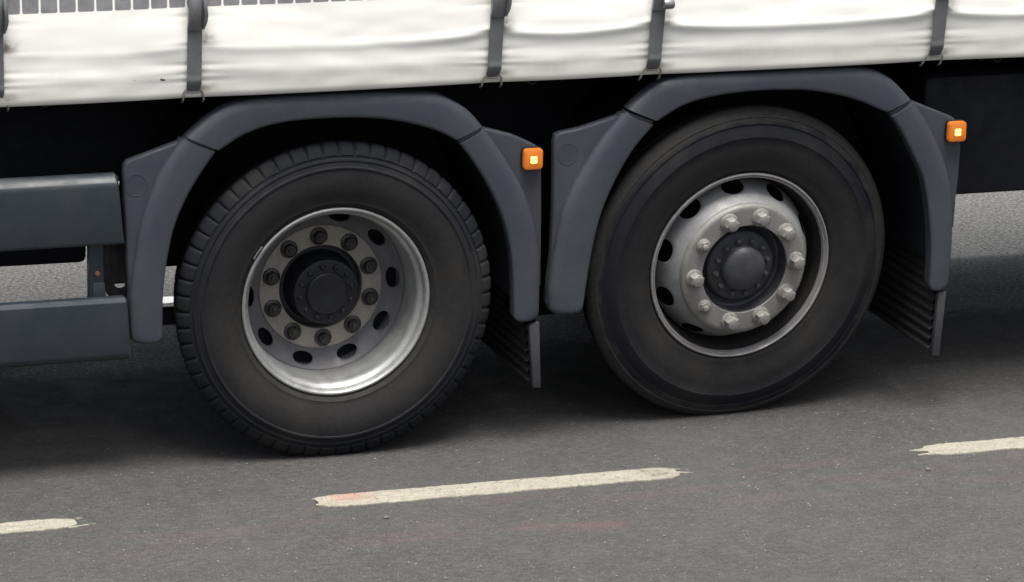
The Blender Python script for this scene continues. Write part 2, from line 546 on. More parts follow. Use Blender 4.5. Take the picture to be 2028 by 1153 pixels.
# loose grit, one mass nobody could count
g = MB()
for i in range(700):
    x, y = random.uniform(-1.6, 2.9), random.uniform(-1.75, 0.9)
    if random.random() < 0.35:
        x, y = random.uniform(-1.5, -0.4), random.uniform(-1.3, -0.55)
    s = random.choice((0.0016, 0.002, 0.0026, 0.0035)) * random.uniform(0.8, 1.3)
    a = random.uniform(0, PI)
    vs = []
    for (ux, uy, uz) in ((1, 0, .35), (-.2, 1, .3), (-1, -.3, .4), (.2, -1, .3), (0.1, 0.1, 1), (0, 0, -.05)):
        q = [random.uniform(0.7, 1.25) for _ in range(3)]
        px, py = ux * math.cos(a) - uy * math.sin(a), ux * math.sin(a) + uy * math.cos(a)
        vs.append((x + px * s * q[0], y + py * s * q[1], uz * s * q[2] + 0.0003))
    g.add(vs, [(0, 1, 4), (1, 2, 4), (2, 3, 4), (3, 0, 4), (1, 0, 5), (2, 1, 5), (3, 2, 5), (0, 3, 5)])
tag(g.obj("grit", M['stone'], smooth=False), "fine loose grit scattered on the asphalt", None, None, 'stuff')


def stone(x, y, s, seed, label):
    bm = bmesh.new()
    bmesh.ops.create_icosphere(bm, subdivisions=2, radius=s)
    for v in bm.verts:
        d = 1 + 0.35 * noise.noise(v.co * (1.3 / s) + Vector((seed, 0, 0)))
        v.co = Vector((v.co.x * d * 1.25, v.co.y * d, v.co.z * d * 0.8 + s * 0.62))
    me = bpy.data.meshes.new("pebble")
    bm.to_mesh(me)
    bm.free()
    me.materials.append(M['stone'])
    tag(link("pebble", me, None, (x, y, 0)), label, "pebble", "pebbles lying on the road")


stone(-0.0176, -0.619, 0.0065, 2, "small grey pebble under the pink end of the middle lane dash")
stone(1.7694, -0.611, 0.0065, 6, "small pale pebble below the tip of the right lane dash")

# ------------------------------------------------------------------ the truck
truck = link("truck", None)
tag(truck, "curtain-sided truck with white tarpaulin, grey mudguards and two wheels on the road", "truck")


YF = 1.72        # far side of the body


# --- curtain
def strapx(i, z):
    a, b = STRAPS[i]
    return a + (b - a) * (z - 1.21) / 0.24


def out_off(x, z):
    """how far the curtain stands out towards the road at a point"""
    d = min(abs(x - (a + b) / 2) for a, b in STRAPS)
    i = min(range(5), key=lambda q: abs(x - STRAPS[q][0]))
    near = math.exp(-(max(0, d - 0.018) / 0.10))
    side = 1 if x > STRAPS[i][0] else -1
    # sag line of the big fold
    zc = 1.320 + 0.024 * math.exp(-max(0, d - 0.02) / 0.09) + 0.008 * noise.noise(Vector((x * 1.7, 2.2, 0)))
    u = z - zc
    lo = 1 / (1 + math.exp(u / 0.012))
    fold = 0.22 + 0.78 / (1 + math.exp(-(x - 0.1) / 0.22))
    fold *= 0.45 + 0.55 * math.exp(-d / 0.16)
    o = 0.026 / (1 + math.exp((u - 0.10) / 0.05))                  # hangs out a little above the fold
    o += fold * 0.006 * math.exp(-((u - 0.012) / 0.014) ** 2)      # lip of the fold
    o -= fold * 0.009 / (1 + math.exp(u / 0.007))                  # tuck under it
    o -= lo * 0.040 * max(0, -u) * (1.0 + 0.3 * noise.noise(Vector((x * 1.3, 7.0, 0))))   # falls back towards the hem
    o += 0.0026 * math.exp(-((z - 1.262 - 0.01 * noise.noise(Vector((x * 2.1, 4.0, 0)))) / 0.024) ** 2)
    o -= 0.006 * max(0, (1.206 - z) / 0.02) ** 2                   # hem turned under
    o -= 0.007 * near                                              # pulled in by the strap
    for kx, (zz, am) in enumerate(((1.288, .0045), (1.264, .0045), (1.240, .004), (1.352, .004), (1.437, .003))):
        zz += 0.008 * noise.noise(Vector((i * 3.1 + side, kx * 1.7, 0)))
        sl = 0.12 * noise.noise(Vector((i * 2.3, side + kx, 4)))
        o -= 0.62 * am * math.exp(-((z - zz - sl * d) / 0.006) ** 2) * math.exp(-max(0, d - .02) / 0.06)
    o += 0.0040 * noise.noise(Vector((x * 2.3, z * 7, 1.0))) + 0.0014 * noise.noise(Vector((x * 9, z * 22, 5.0)))
    return o


xs = [-5.2 + 0.2 * i for i in range(19)] + [-1.4 + 0.0105 * i for i in range(0, 400)] + [2.8 + 0.2 * i for i in range(8)]
zs = [1.187 + 0.0055 * i for i in range(62)] + [1.53, 1.56, 1.6, 1.68, 1.8, 2.0, 2.4, 2.9, 3.4, 3.86]
Y0 = -0.030
rows = []
for z in zs:
    rows.append([(x, Y0 - out_off(x, z), z) for x in xs])
hem1 = [(x, y + 0.012, z - 0.002) for (x, y, z) in rows[0]]
hem2 = [(x, y + 0.045, z + 0.03) for (x, y, z) in rows[0]]
mb = MB().grid([hem2, hem1] + rows)
cur = mb.obj("curtain", M['curtain'], truck, angle=80, fix=False)

# --- straps with hooks and buckles
def strapy(i, z):
    b = min(Y0 - out_off(strapx(i, q), q) for q in (1.25, 1.30, 1.36, 1.40))
    return b - 0.005 + 0.020 * max(0, (1.245 - z) / 0.04) ** 1.5


for i in range(5):
    m = MB()
    rws = []
    zz = [1.206 + 0.008 * q for q in range(43)] + [1.6, 1.8, 2.2, 2.8, 3.4, 3.84]
    for z in zz:
        cx = strapx(i, min(z, 1.6))
        y = strapy(i, z)
        th = 0.0055 if z < 1.247 else 0.003
        hw = 0.0222
        if z < 1.228:
            hw = 0.0222 - 0.0028 * (1.228 - z) / 0.022
        rws.append([(cx - hw, y, z), (cx - hw, y - th, z), (cx - hw * .5, y - th - .0006, z), (cx + hw * .5, y - th - .0006, z), (cx + hw, y - th, z), (cx + hw, y, z)])
    m.grid(rws, True)
    st = m.obj("strap", M['strap'], truck, angle=30)
    # wire hook
    cx = strapx(i, 1.205)
    yb = strapy(i, 1.206) - 0.006
    h = MB()
    skew = 0.0035 * i - 0.006
    h.tube([(cx - 0.034 - skew, yb + 0.012, 1.172), (cx - 0.033 - skew, yb, 1.180), (cx - 0.030, yb - 0.003, 1.203), (cx - 0.024, yb - 0.003, 1.212), (cx - 0.016, yb - 0.002, 1.2055), (cx, yb - 0.002, 1.2045),
            (cx + 0.016, yb - 0.002, 1.2055), (cx + 0.022, yb - 0.003, 1.213), (cx + 0.029, yb - 0.003, 1.204), (cx + 0.031 - skew, yb, 1.180), (cx + 0.030 - skew, yb + 0.012, 1.172)], 0.0033, 8)
    h.obj("hook", M['wire'], st)
    # buckle: bowed plate with an over-centre lever at its side
    b = MB()
    zlo = 1.398 if i else 1.41
    rr = []
    for q in range(15):
        t = q / 14
        z = zlo + 0.17 * t
        cx = strapx(i, z)
        ysurf = strapy(i, z) - 0.004
        bow = 0.026 * math.sin(PI * min(1, t * 1.15 + 0.02)) ** 0.8 if t < 0.85 else 0.008
        rr.append([(cx + 0.0225 * s, ysurf - bow * (1 - 0.45 * s * s), z) for s in (-1, -.85, -.4, 0, .4, .85, 1)])
    b.grid(rr)
    b.grid([[(x, y + 0.003, z) for (x, y, z) in r] for r in rr])
    for e in (0, -1):
        b.grid([[r[e] for r in rr], [(r[e][0], r[e][1] + 0.012, r[e][2]) for r in rr]])
    bk = b.obj("buckle", M['buckle'], st, angle=50)
    lv = MB()
    cx = strapx(i, 1.46)
    ysf = strapy(i, 1.42) - 0.008
    if i == 3:
        lv.lathe([(0.0, 0), (0.014, 0), (0.0165, 0.004), (0.0165, 0.030), (0.014, 0.034), (0.0, 0.034)], 20)
        R = Matrix.Rotation(-PI / 2, 4, 'Z') @ Matrix.Rotation(0, 4, 'X')
        lv.v = [tuple((R @ Vector(p)) + Vector((cx + 0.002, ysf - 0.018, 1.422))) for p in lv.v]
    else:
        pr = []
        for q in range(13):
            t = q / 12
            z = zlo + 0.004 + 0.165 * t
            x = strapx(i, z) + 0.0235 + 0.005 * math.sin(PI * min(1, t * 2.2)) + 0.003 * t
            hw = 0.0068 * math.sqrt(min(1.0, 0.08 + t * 4.5))
            yy = ysf - 0.006 - 0.014 * math.sin(PI * min(1, t * 1.3))
            pr.append([(x - hw, yy + .004, z), (x - hw * .7, yy - .004, z), (x + hw * .7, yy - .004, z), (x + hw, yy + .004, z), (x + hw, yy + .012, z), (x - hw, yy + .012, z)])
        lv.grid(pr, True)
        lv.f.append((0, 1, 2, 3, 4, 5))
    lv.obj("buckle_lever", M['buckle'], st, angle=40)

# small cord loops hanging under the hem
for (x, r) in ((-0.915, 0.016), (0.627, 0.019), (2.172, 0.015), (2.228, 0.020)):
    m = MB()
    m.tube([(x + r * math.cos(a), 0.0, 1.192 + 1.25 * r * math.sin(a)) for a in [PI * (1 + q / 12) for q in range(13)]], 0.0016, 6)
    m.obj("cord_loop", M['cord'], truck)

# --- cargo body behind the curtain, floor and chassis
mb = MB().box(-5.2, 4.4, 0.02, YF - 0.02, 1.33, 3.9)
bevelled(mb, 0.03).obj("cargo_body", M['body'], truck)
mb = MB().box(-5.2, 4.4, 0.0, YF, 1.20, 1.327)
for q in range(24):
    x = -5.0 + q * 0.4
    mb.box(x, x + 0.06, 0.40, YF - 0.02, 1.10, 1.197)
mb.obj("floor_frame", M['chassis'], truck, smooth=False)
mb = MB().box(-5.3, 4.3, 0.50, 0.58, 0.80, 1.095).box(-5.3, 4.3, 1.20, 1.28, 0.80, 1.095)
for x in (-3.2, -1.6, 0.68, 2.4, 3.8):
    mb.box(x - 0.05, x + 0.05, 0.585, 1.195, 0.84, 1.05)
mb.obj("chassis_frame", M['chassis'], truck, smooth=False)
# boxes hung from the frame, deepened to shade the ground under the truck
mb = MB()
P = [(-4.2, 0.528), (-0.66, 0.508), (-0.66, 1.05), (-4.2, 1.05)]
mb.add([(x, 0.60, z) for x, z in P] + [(x, YF - 0.03, z) for x, z in P], [(0, 1, 2, 3), (7, 6, 5, 4), (0, 4, 5, 1), (1, 5, 6, 2), (2, 6, 7, 3), (3, 7, 4, 0)])
bevelled(mb, 0.02).obj("equipment_box", M['chassis'], truck)
mb = MB().box(2.045, 4.0, 0.15, YF - 0.04, 0.679, 1.09)
bevelled(mb, 0.02).obj("tail_box", M['chassis'], truck)
mb = MB().box(2.39, 2.455, 0.405, 0.448, 0.716, 0.729).box(2.38, 2.40, 0.41, 0.448, 0.69, 0.70)
bevelled(mb, 0.003).obj("bracket", dirty("dull_bracket", (0.10, 0.10, 0.11), (0.06, 0.06, 0.06), 0.6), truck)
for x in (-0.0, 1.357):
    mb = MB().lathe([(0.0, 0.18), (0.07, 0.18), (0.07, 0.7), (0.21, 0.78), (0.24, 0.9), (0.21, 1.02), (0.10, 1.1), (0.07, 1.3), (0.07, 1.5), (0.0, 1.5)], 24, c=(x, 0, 0.5))
    mb.obj("axle", M['chassis'], truck)
    mb = MB().lathe([(0.0, 0.228), (0.262, 0.228), (0.2635, 0.232), (0.2635, 0.42), (0.22, 0.44), (0.0, 0.45)], 40, c=(x, 0, 0.5))
    mb.obj("brake_drum", M['chassis'], truck)
mb = MB()
for x in (0.45, 0.92):
    mb.lathe([(0.0, -0.24), (0.10, -0.24), (0.12, -0.2), (0.12, 0.2), (0.10, 0.24), (0.0, 0.24)], 24, c=(x, 0.9, 0.74))
mb.obj("air_tank", M['chassis'], truck)
# panels added along the unseen far side to keep light off the ground
for (x0, x1) in ((-4.3, -0.72), (0.9, 1.1), (2.2, 4.2)):
    bevelled(MB().box(x0, x1, YF - 0.03, YF, 0.27, 1.19), 0.006).obj("far_shade_panel", M['chassis'], truck)

# --- side guard rails
def rail(name, x1t, x1b, zt, zb, prof):
    m = MB()
    rws = []
    for (xa) in (None, 'end'):
        row = []
        for (y, z) in prof:
            x = -4.3 if xa is None else x1t + (x1b - x1t) * (zt - z) / (zt - zb)
            row.append((x, y, z))
        rws.append(row)
    m.grid(rws, True)
    n = len(prof)
    m.f.append(tuple(range(n)))
    m.f.append(tuple(range(2 * n - 1, n - 1, -1)))
    return m.obj(name, M['rail'], truck, angle=25)


r1 = rail("side_guard_rail", -0.7065, -0.688, 0.957, 0.737,
     [(0.010, 0.957), (0.004, 0.957), (-0.002, 0.955), (-0.026, 0.935), (-0.0295, 0.929), (-0.031, 0.918), (-0.031, 0.757), (-0.029, 0.746), (-0.024, 0.739), (-0.016, 0.737), (0.010, 0.737)])
r2 = rail("side_guard_rail", -0.679, -0.6685, 0.568, 0.370,
     [(0.010, 0.568), (-0.018, 0.568), (-0.026, 0.564), (-0.0305, 0.556), (-0.031, 0.548), (-0.031, 0.395), (-0.029, 0.385), (-0.022, 0.375), (-0.014, 0.370), (0.010, 0.370)])
for r, xa, xb, za, zb in ((r1, -0.7065, -0.688, 0.951, 0.742), (r2, -0.679, -0.6685, 0.562, 0.376)):
    m = MB()
    m.add([(xa + .0008, -0.027, za), (xb + .0008, -0.027, zb), (xb + .0008, 0.008, zb), (xa + .0008, 0.008, za),
           (xa + .005, -0.027, za), (xb + .005, -0.027, zb), (xb + .005, 0.008, zb), (xa + .005, 0.008, za)],
          [(0, 1, 2, 3), (7, 6, 5, 4), (0, 4, 5, 1), (1, 5, 6, 2), (2, 6, 7, 3), (3, 7, 4, 0)])
    m.obj("end_cap", M['rail'], r, smooth=False)
m = MB().box(-0.782, -0.738, 0.012, 0.05, 0.545, 0.94)
m.add([(-0.772, 0.008, 0.545), (-0.729, 0.008, 0.545), (-0.735, 0.008, 0.612), (-0.772, 0.008, 0.612), (-0.772, 0.03, 0.545), (-0.729, 0.03, 0.545), (-0.735, 0.03, 0.612), (-0.772, 0.03, 0.612)],
      [(0, 1, 2, 3), (7, 6, 5, 4), (0, 4, 5, 1), (1, 5, 6, 2), (2, 6, 7, 3), (3, 7, 4, 0)])
post = bevelled(m, 0.003).obj("guard_post", M['rail'], truck)
MB().lathe([(0, -0.006), (0.006, -0.006), (0.0085, -0.003), (0.0085, 0.006), (0, 0.006)], 6, c=(-0.7584, 0.006, 0.6414)).obj("bolt", M['rust'], post)
m = MB().box(-0.667, -0.655, 0.0, 0.03, 0.375, 0.455)
bevelled(m, 0.003).obj("rail_bracket", dirty("tan_bracket", (0.075, 0.062, 0.05), (0.05, 0.045, 0.04), 0.7), truck)
m = MB()
N = 14
arc = [(-0.6855 + 0.0165 * math.cos(a), 0.600 + 0.0115 * math.sin(a)) for a in [PI * (1 + q / N) for q in range(N + 1)]]
m.add([(x, 0.020, z) for x, z in arc] + [(x, 0.026, z) for x, z in arc], [tuple(range(N + 1)), tuple(range(2 * N + 1, N, -1))] + [(q, q + 1, q + N + 2, q + N + 1) for q in range(N)])
# pale half-round standing in for bright road glimpsed through a gap
m.obj("bright_gap_patch", M['pale'], truck, loc=(0, 0, 0), smooth=False)

# --- mudguards
DY = 0.040
FY = -0.075 + DY


def sh(P, dy=DY):
    """carry an outline measured on one upright plane to a plane dy further in"""
    return [(x + (x + 3.145) / 10.78 * dy, z - (3.729 - z) / 10.78 * dy) for x, z in P]


F = {}
F['F1A'] = ([(-0.4085, 1.0223), (-0.4446, 0.9723), (-0.4837, 0.9115), (-0.515, 0.8501), (-0.5385, 0.7881), (-0.5542, 0.7177), (-0.5652, 0.6467), (-0.5715, 0.5752), (-0.5731, 0.4951), (-0.5735, 0.455)],
            [(-0.5106, 1.0639), (-0.5699, 0.9777), (-0.6027, 0.9057), (-0.6246, 0.8455), (-0.6427, 0.7739), (-0.6546, 0.7002), (-0.6657, 0.6262), (-0.6706, 0.5643), (-0.6691, 0.5018), (-0.667, 0.455)])
F['F1B'] = ([(-0.3976, 1.0264), (-0.3661, 1.0452), (-0.3268, 1.0683), (-0.2637, 1.0902), (-0.2004, 1.1027), (-0.1209, 1.108), (-0.041, 1.1087), (0.0394, 1.1054), (0.1201, 1.0973), (0.2015, 1.0804), (0.2669, 1.061), (0.3164, 1.0408), (0.3462, 1.0232), (0.3545, 1.0188)],
            [(-0.4949, 1.0693), (-0.4528, 1.1063), (-0.4137, 1.1355), (-0.3667, 1.1613), (-0.3117, 1.1742), (-0.2328, 1.1798), (-0.1376, 1.1814), (-0.0419, 1.1814), (0.0544, 1.1798), (0.1511, 1.1767), (0.2485, 1.1703), (0.2975, 1.1632), (0.3469, 1.14), (0.3968, 1.1072), (0.4424, 1.0567)])
F['F1C'] = ([(0.3696, 1.0043), (0.4172, 0.9406), (0.4601, 0.8735), (0.5002, 0.7948), (0.5289, 0.7147), (0.5459, 0.6399), (0.5548, 0.5571), (0.5584, 0.4825), (0.5595, 0.441)],
            [(0.4508, 1.0483), (0.504, 0.9713), (0.5715, 0.8655), (0.6072, 0.7836), (0.6258, 0.717), (0.6376, 0.6538), (0.6444, 0.5925), (0.6468, 0.5097), (0.6470, 0.441)])
F['F2A'] = ([(1.0101, 1.0322), (0.9547, 0.9714), (0.9065, 0.8972), (0.8638, 0.8094), (0.836, 0.7289), (0.8184, 0.6474), (0.8058, 0.5655), (0.7978, 0.4996), (0.793, 0.458)],
            [(0.9071, 1.0717), (0.836, 0.9827), (0.7863, 0.9055), (0.7465, 0.8343), (0.7169, 0.7574), (0.6995, 0.6664), (0.6869, 0.5815), (0.6806, 0.5074), (0.6825, 0.458)])
F['F2B'] = ([(1.0216, 1.0447), (1.0582, 1.0656), (1.0999, 1.088), (1.1589, 1.1063), (1.2184, 1.1164), (1.2868, 1.1229), (1.3556, 1.1261), (1.4421, 1.1251), (1.5294, 1.1193), (1.6175, 1.1034), (1.6888, 1.0834), (1.7428, 1.0625), (1.7882, 1.0419), (1.8098, 1.0342)],
            [(0.9269, 1.0853), (0.9629, 1.1176), (0.9958, 1.1436), (1.0372, 1.1675), (1.0877, 1.1797), (1.1642, 1.1842), (1.2497, 1.1851), (1.3528, 1.1851), (1.4566, 1.1852), (1.5609, 1.1852), (1.6658, 1.1836), (1.7365, 1.177), (1.7903, 1.1596), (1.8363, 1.1293), (1.8946, 1.0716)])
F['F2C'] = ([(1.8267, 1.0183), (1.8613, 0.9732), (1.893, 0.9196), (1.923, 0.8642), (1.9495, 0.8105), (1.9679, 0.7453), (1.981, 0.6767), (1.9906, 0.608), (1.9958, 0.5223), (1.9962, 0.447)],
            [(1.9077, 1.0609), (1.9486, 1.0038), (1.9863, 0.9432), (2.0168, 0.8844), (2.0449, 0.8085), (2.063, 0.7228), (2.0709, 0.6542), (2.0734, 0.5858), (2.0722, 0.5174), (2.068, 0.447)])
W = {}
W['W1A'] = [(-0.4985, 1.0609), (-0.6764, 1.003), (-0.6858, 0.9894), (-0.689, 0.9629), (-0.6862, 0.8763), (-0.6803, 0.7653), (-0.6759, 0.6537), (-0.6699, 0.5575), (-0.6654, 0.4769), (-0.656, 0.4473), (-0.6181, 0.4897), (-0.6021, 0.6489), (-0.5391, 0.836), (-0.4449, 0.9887)]
W['W1C'] = [(0.4491, 1.0494), (0.5492, 1.02), (0.6116, 0.9908), (0.6354, 0.9765), (0.646, 0.9565), (0.6523, 0.7978), (0.6553, 0.6332), (0.657, 0.5173), (0.6032, 0.5705), (0.5655, 0.7211), (0.4945, 0.8885), (0.4093, 0.9903)]
W['W2A'] = [(0.93, 1.0718), (0.7746, 1.0293), (0.7111, 1.0196), (0.6913, 1.0109), (0.6868, 0.9917), (0.691, 0.7956), (0.6891, 0.6311), (0.6819, 0.5322), (0.6737, 0.4663), (0.6983, 0.4346), (0.7417, 0.4617), (0.7705, 0.626), (0.832, 0.8202), (0.9611, 1.0098)]
W['W2C'] = [(1.9125, 1.0606), (2.008, 1.0207), (2.0541, 1.0016), (2.0786, 0.9835), (2.0892, 0.9594), (2.093, 0.9001), (2.0922, 0.7985), (2.0874, 0.7308), (2.0848, 0.6286), (2.0299, 0.666), (1.9853, 0.8045), (1.8664, 0.9961)]


F = {k: (sh(a), sh(b)) for k, (a, b) in F.items()}
W = {k: sh(a) for k, a in W.items()}


def flare(key, parent, roll=0.0):
    I, O = F[key]
    N = 44
    I, O = resample(I, N), resample(O, N)
    st = [(Vector((I[q][0], 0, I[q][1])), Vector((O[q][0], 0, O[q][1])), 0.0) for q in range(N)]
    if key[2] != 'B':
        a, b = (st[0][0] - st[1][0]).normalized(), (st[0][1] - st[1][1]).normalized()
        dd = (st[0][1] - st[0][0]).normalized()
        st = [(st[0][0] + a * 0.012 + dd * 0.003, st[0][1] + b * 0.012 - dd * 0.014, 0.011), (st[0][0] + a * 0.0005 + dd * 0.003, st[0][1] + b * 0.0005 - dd * 0.010, 0.010)] + st
        (i, o, _), R = st[-1], 0.024
        d, dn = (o - i).normalized(), Vector((0, 0, -1))
        for q in range(1, 8):
            an = math.radians(88 * q / 7)
            st.append((i + d * R * (1 - math.cos(an)) + dn * R * math.sin(an), o - d * R * (1 - math.cos(an)) + dn * R * math.sin(an), 0.004 * (q / 7) ** 3))
    rws = []
    N = len(st)
    for q in range(N):
        i, o, dep = st[q]
        wv = o - i
        wl = max(wv.length, 1e-6)
        d = wv / wl
        s = min(1.0, wl / 0.075)

        def at(t, y):
            p = i + d * t
            return (p.x, min(y + dep, 0.03), p.z)
        rws.append([at(0.005, 0.02), at(0.001, FY + 0.016), at(0.0, FY + 0.008), at(0.0015 * s, FY + 0.003), at(0.005 * s, FY + 0.0006), at(0.012 * s, FY),
                    at(wl * 0.42, FY - 0.0004), at(wl - 0.034 * s, FY), at(wl - 0.022 * s, FY + 0.0018), at(wl - 0.010 * s, FY + 0.006), at(wl - 0.002 * s, FY + 0.0115), at(wl + 0.001, FY + 0.018), at(wl + 0.002, FY + 0.03 + roll), at(wl + 0.002, 0.022)])
    m = MB().grid(rws)
    n = len(rws[0])
    m.f.append(tuple(range(n)))
    m.f.append(tuple((N - 1) * n + q for q in reversed(range(n))))
    return m.obj("flare_panel", M['plastic'], parent, angle=50)


def wing(key, parent):
    P = W[key]
    n = len(P)
    m = MB()
    yf, yb = -0.047 + DY, 0.020
    m.add([(x, yf, z) for x, z in P] + [(x, yb, z) for x, z in P], [tuple(range(n)), tuple(range(2 * n - 1, n - 1, -1))] + [(q, (q + 1) % n, (q + 1) % n + n, q + n) for q in range(n)])
    me = bpy.data.meshes.new("t")
    me.from_pydata(m.v, [], m.f)
    bm = bmesh.new()
    bm.from_mesh(me)
    bmesh.ops.recalc_face_normals(bm, faces=bm.faces)
    ed = [e for e in bm.edges if all(abs(v.co.y - yf) < 1e-6 for v in e.verts)]
    bmesh.ops.bevel(bm, geom=ed, offset=0.009, segments=4, profile=0.5, affect='EDGES', clamp_overlap=True)
    bm.to_mesh(me)
    bm.free()
    me.materials.append(M['plastic'])
    me.name = "wing_panel"
    me.shade_smooth()
    me.set_sharp_from_angle(angle=math.radians(48))
    return link("wing_panel", me, parent)


def mudguard(keys, wings, boss):
    # liner: the dark inner arch, thickened, running deep over the tyre
    I = F[keys[0]][0][::-1][1:] + F[keys[1]][0] + F[keys[2]][0][:-1]
    I = resample(I, 90, False)
    cx = sum(p[0] for p in I) / len(I)
    rws = []
    for q in range(len(I)):
        a, b = I[max(q - 1, 0)], I[min(q + 1, len(I) - 1)]
        t = Vector((b[0] - a[0], 0, b[1] - a[1])).normalized()
        nrm = Vector((-t.z, 0, t.x))
        p = Vector((I[q][0], 0, I[q][1]))
        if nrm.dot(p - Vector((cx, 0, 0.5))) < 0:
            nrm = -nrm
        i, o = p + nrm * 0.010, p + nrm * 0.018
        rws.append([(i.x, 0.0, i.z), (i.x, 0.62, i.z), (o.x, 0.62, o.z), (o.x, 0.0, o.z)])
    m = MB().grid(rws, True)
    n = len(rws)
    m.f.append((0, 1, 2, 3))
    m.f.append(tuple((n - 1) * 4 + q for q in (3, 2, 1, 0)))
    mg = m.obj("mudguard", M['chassis'], truck, angle=40)
    # inner wall closing the arch behind the tyre
    wl = MB()
    top = [(cx + (p[0] - cx) * 1.025, p[1] + 0.013 * max(0, (p[1] - 0.7) / 0.4)) for p in I if p[1] > 0.425]
    n = len(top)
    wl.add([(x, 0.60, z) for x, z in top] + [(x, 0.612, z) for x, z in top], [tuple(range(n)), tuple(range(2 * n - 1, n - 1, -1))] + [(q, (q + 1) % n, (q + 1) % n + n, q + n) for q in range(n)])
    wl.obj("inner_wall", M['chassis'], mg, smooth=False)
    for j, kx in enumerate(keys):
        flare(kx, mg, 0.012 if j == 1 else 0.0)
    for wx in wings:
        wing(wx, mg)
    boss = sh([boss])[0]
    yw = -0.047 + DY
    MB().lathe([(0.0, -0.0005), (0.0315, -0.0005), (0.0322, -0.0011), (0.0338, -0.0011), (0.0346, 0.003)], 40, c=(boss[0], yw, boss[1])).obj("round_plug", M['plastic'], mg)
    return mg


mudguard(('F1A', 'F1B', 'F1C'), ('W1A', 'W1C'), (-0.650, 0.938 - 0.012))
mudguard(('F2A', 'F2B', 'F2C'), ('W2A', 'W2C'), (0.7333, 0.948))


# --- mud flaps with ribbed faces
def flap(P, top):
    (xa, za), (xb, zb), (xc, zc), (xd, zd) = sh(P)
    m = MB()
    y0, y1 = -0.024, 0.0
    # edge strip
    m.add([(xa, y0, za), (xb, y0, zb), (xc, y0, zc), (xd, y0, zd), (xa, y1, za), (xb, y1, zb), (xc, y1, zc), (xd, y1, zd)],
          [(0, 1, 2, 3), (7, 6, 5, 4), (0, 4, 5, 1), (1, 5, 6, 2), (2, 6, 7, 3), (3, 7, 4, 0)])
    fl = bevelled(m, 0.004).obj("mud_flap", M['flapstrip'], truck)
    s = MB()
    rws = []
    pitch = 0.0325
    nz = int((top - zd) / pitch)
    for q in range(nz * 6 + 1):
        z = zd + 0.002 + pitch * q / 6
        t = (z - zd) / (za - zd)
        xf = xd + (xa - xd) * t + 0.006
        if z > za:
            xf = xa + 0.006 - 0.35 * (z - za) ** 2
        ph = q % 6
        prot = (0.0, 0.008, 0.0125, 0.0125, 0.006, 0.0)[ph]
        fade = [(0.0, 1), (0.004, 1), (0.12, 1), (0.3, 1), (0.60, 1)]
        rws.append([(xf - prot * a, y, z) for (y, a) in fade])
    s.grid(rws)
    s.grid([[(rws[q][0][0] * 0 + (xd + (xa - xd) * min(1, max(0, (rws[q][0][2] - zd) / (za - zd))) + 0.02), y, rws[q][0][2]) for y in (0.0, 0.60)] for q in (0, len(rws) - 1)])
    s.obj("ribbed_sheet", M['rubber'], fl, angle=30, fix=False)
    return fl


flap([(0.6145, 0.4031), (0.6498, 0.4106), (0.6612, 0.1904), (0.634, 0.1925)], 0.66)
flap([(2.0348, 0.4144), (2.0637, 0.4176), (2.052, 0.1932), (2.026, 0.2004)], 0.80)

# dark sheet added ahead of the front mudguard to blacken the gap
m = MB().box(-0.612, -0.600, 0.03, 0.64, 0.42, 0.80)
bevelled(m, 0.004).obj("dark_gap_sheet", M['chassis'], truck)

# dark block added between the two axles to blacken the gap there
m = MB().box(0.46, 0.93, 0.55, 1.2, 0.24, 1.06)
bevelled(m, 0.012).obj("dark_gap_block", M['chassis'], truck)

# low bracket at the foot of the front mudguard
m = MB().box(-0.640, -0.38, 0.30, 0.34, 0.372, 0.425)
bevelled(m, 0.006).obj("mudguard_bracket", M['rubber'], truck)


# --- amber side marker lamps
def lamp(x, z):
    x, z = sh([(x, z)])[0]
    def rsq(h, r, y, n=6):
        pts = []
        for (sx, sz, a0) in ((1, 1, 0), (-1, 1, 90), (-1, -1, 180), (1, -1, 270)):
            for q in range(n + 1):
                a = math.radians(a0 + 90 * q / n)
                pts.append((x + sx * (h - r) + r * math.cos(a), y, z + sz * (h * 1.05 - r) + r * math.sin(a)))
        return pts
    base = MB().grid([rsq(0.0335, 0.013, -0.047 + DY), rsq(0.0335, 0.013, -0.057 + DY), rsq(0.032, 0.012, -0.0585 + DY)], True)
    base.f.append(tuple(2 * 28 + q for q in range(28)))
    lo = base.obj("side_marker_lamp", M['chassis'], truck)
    le = MB().grid([rsq(0.0315, 0.011, -0.058 + DY), rsq(0.0315, 0.011, -0.070 + DY), rsq(0.0300, 0.0105, -0.0745 + DY), rsq(0.0265, 0.009, -0.0765 + DY)], True)
    le.f.append(tuple(3 * 28 + q for q in range(28)))
    le.obj("lens", M['lens'], lo, angle=35)
    for dx in (-1, 1):
        for dz in (-1, 1):
            MB().lathe([(0.0, -0.0795), (0.004, -0.079), (0.0062, -0.0775), (0.0062, -0.076)], 14, c=(x + dx * 0.0052, DY, z + dz * 0.0058 - 0.001)).obj("led", M['led'], lo)


lamp(0.6115, 0.944)
lamp(2.0645, 0.9565)


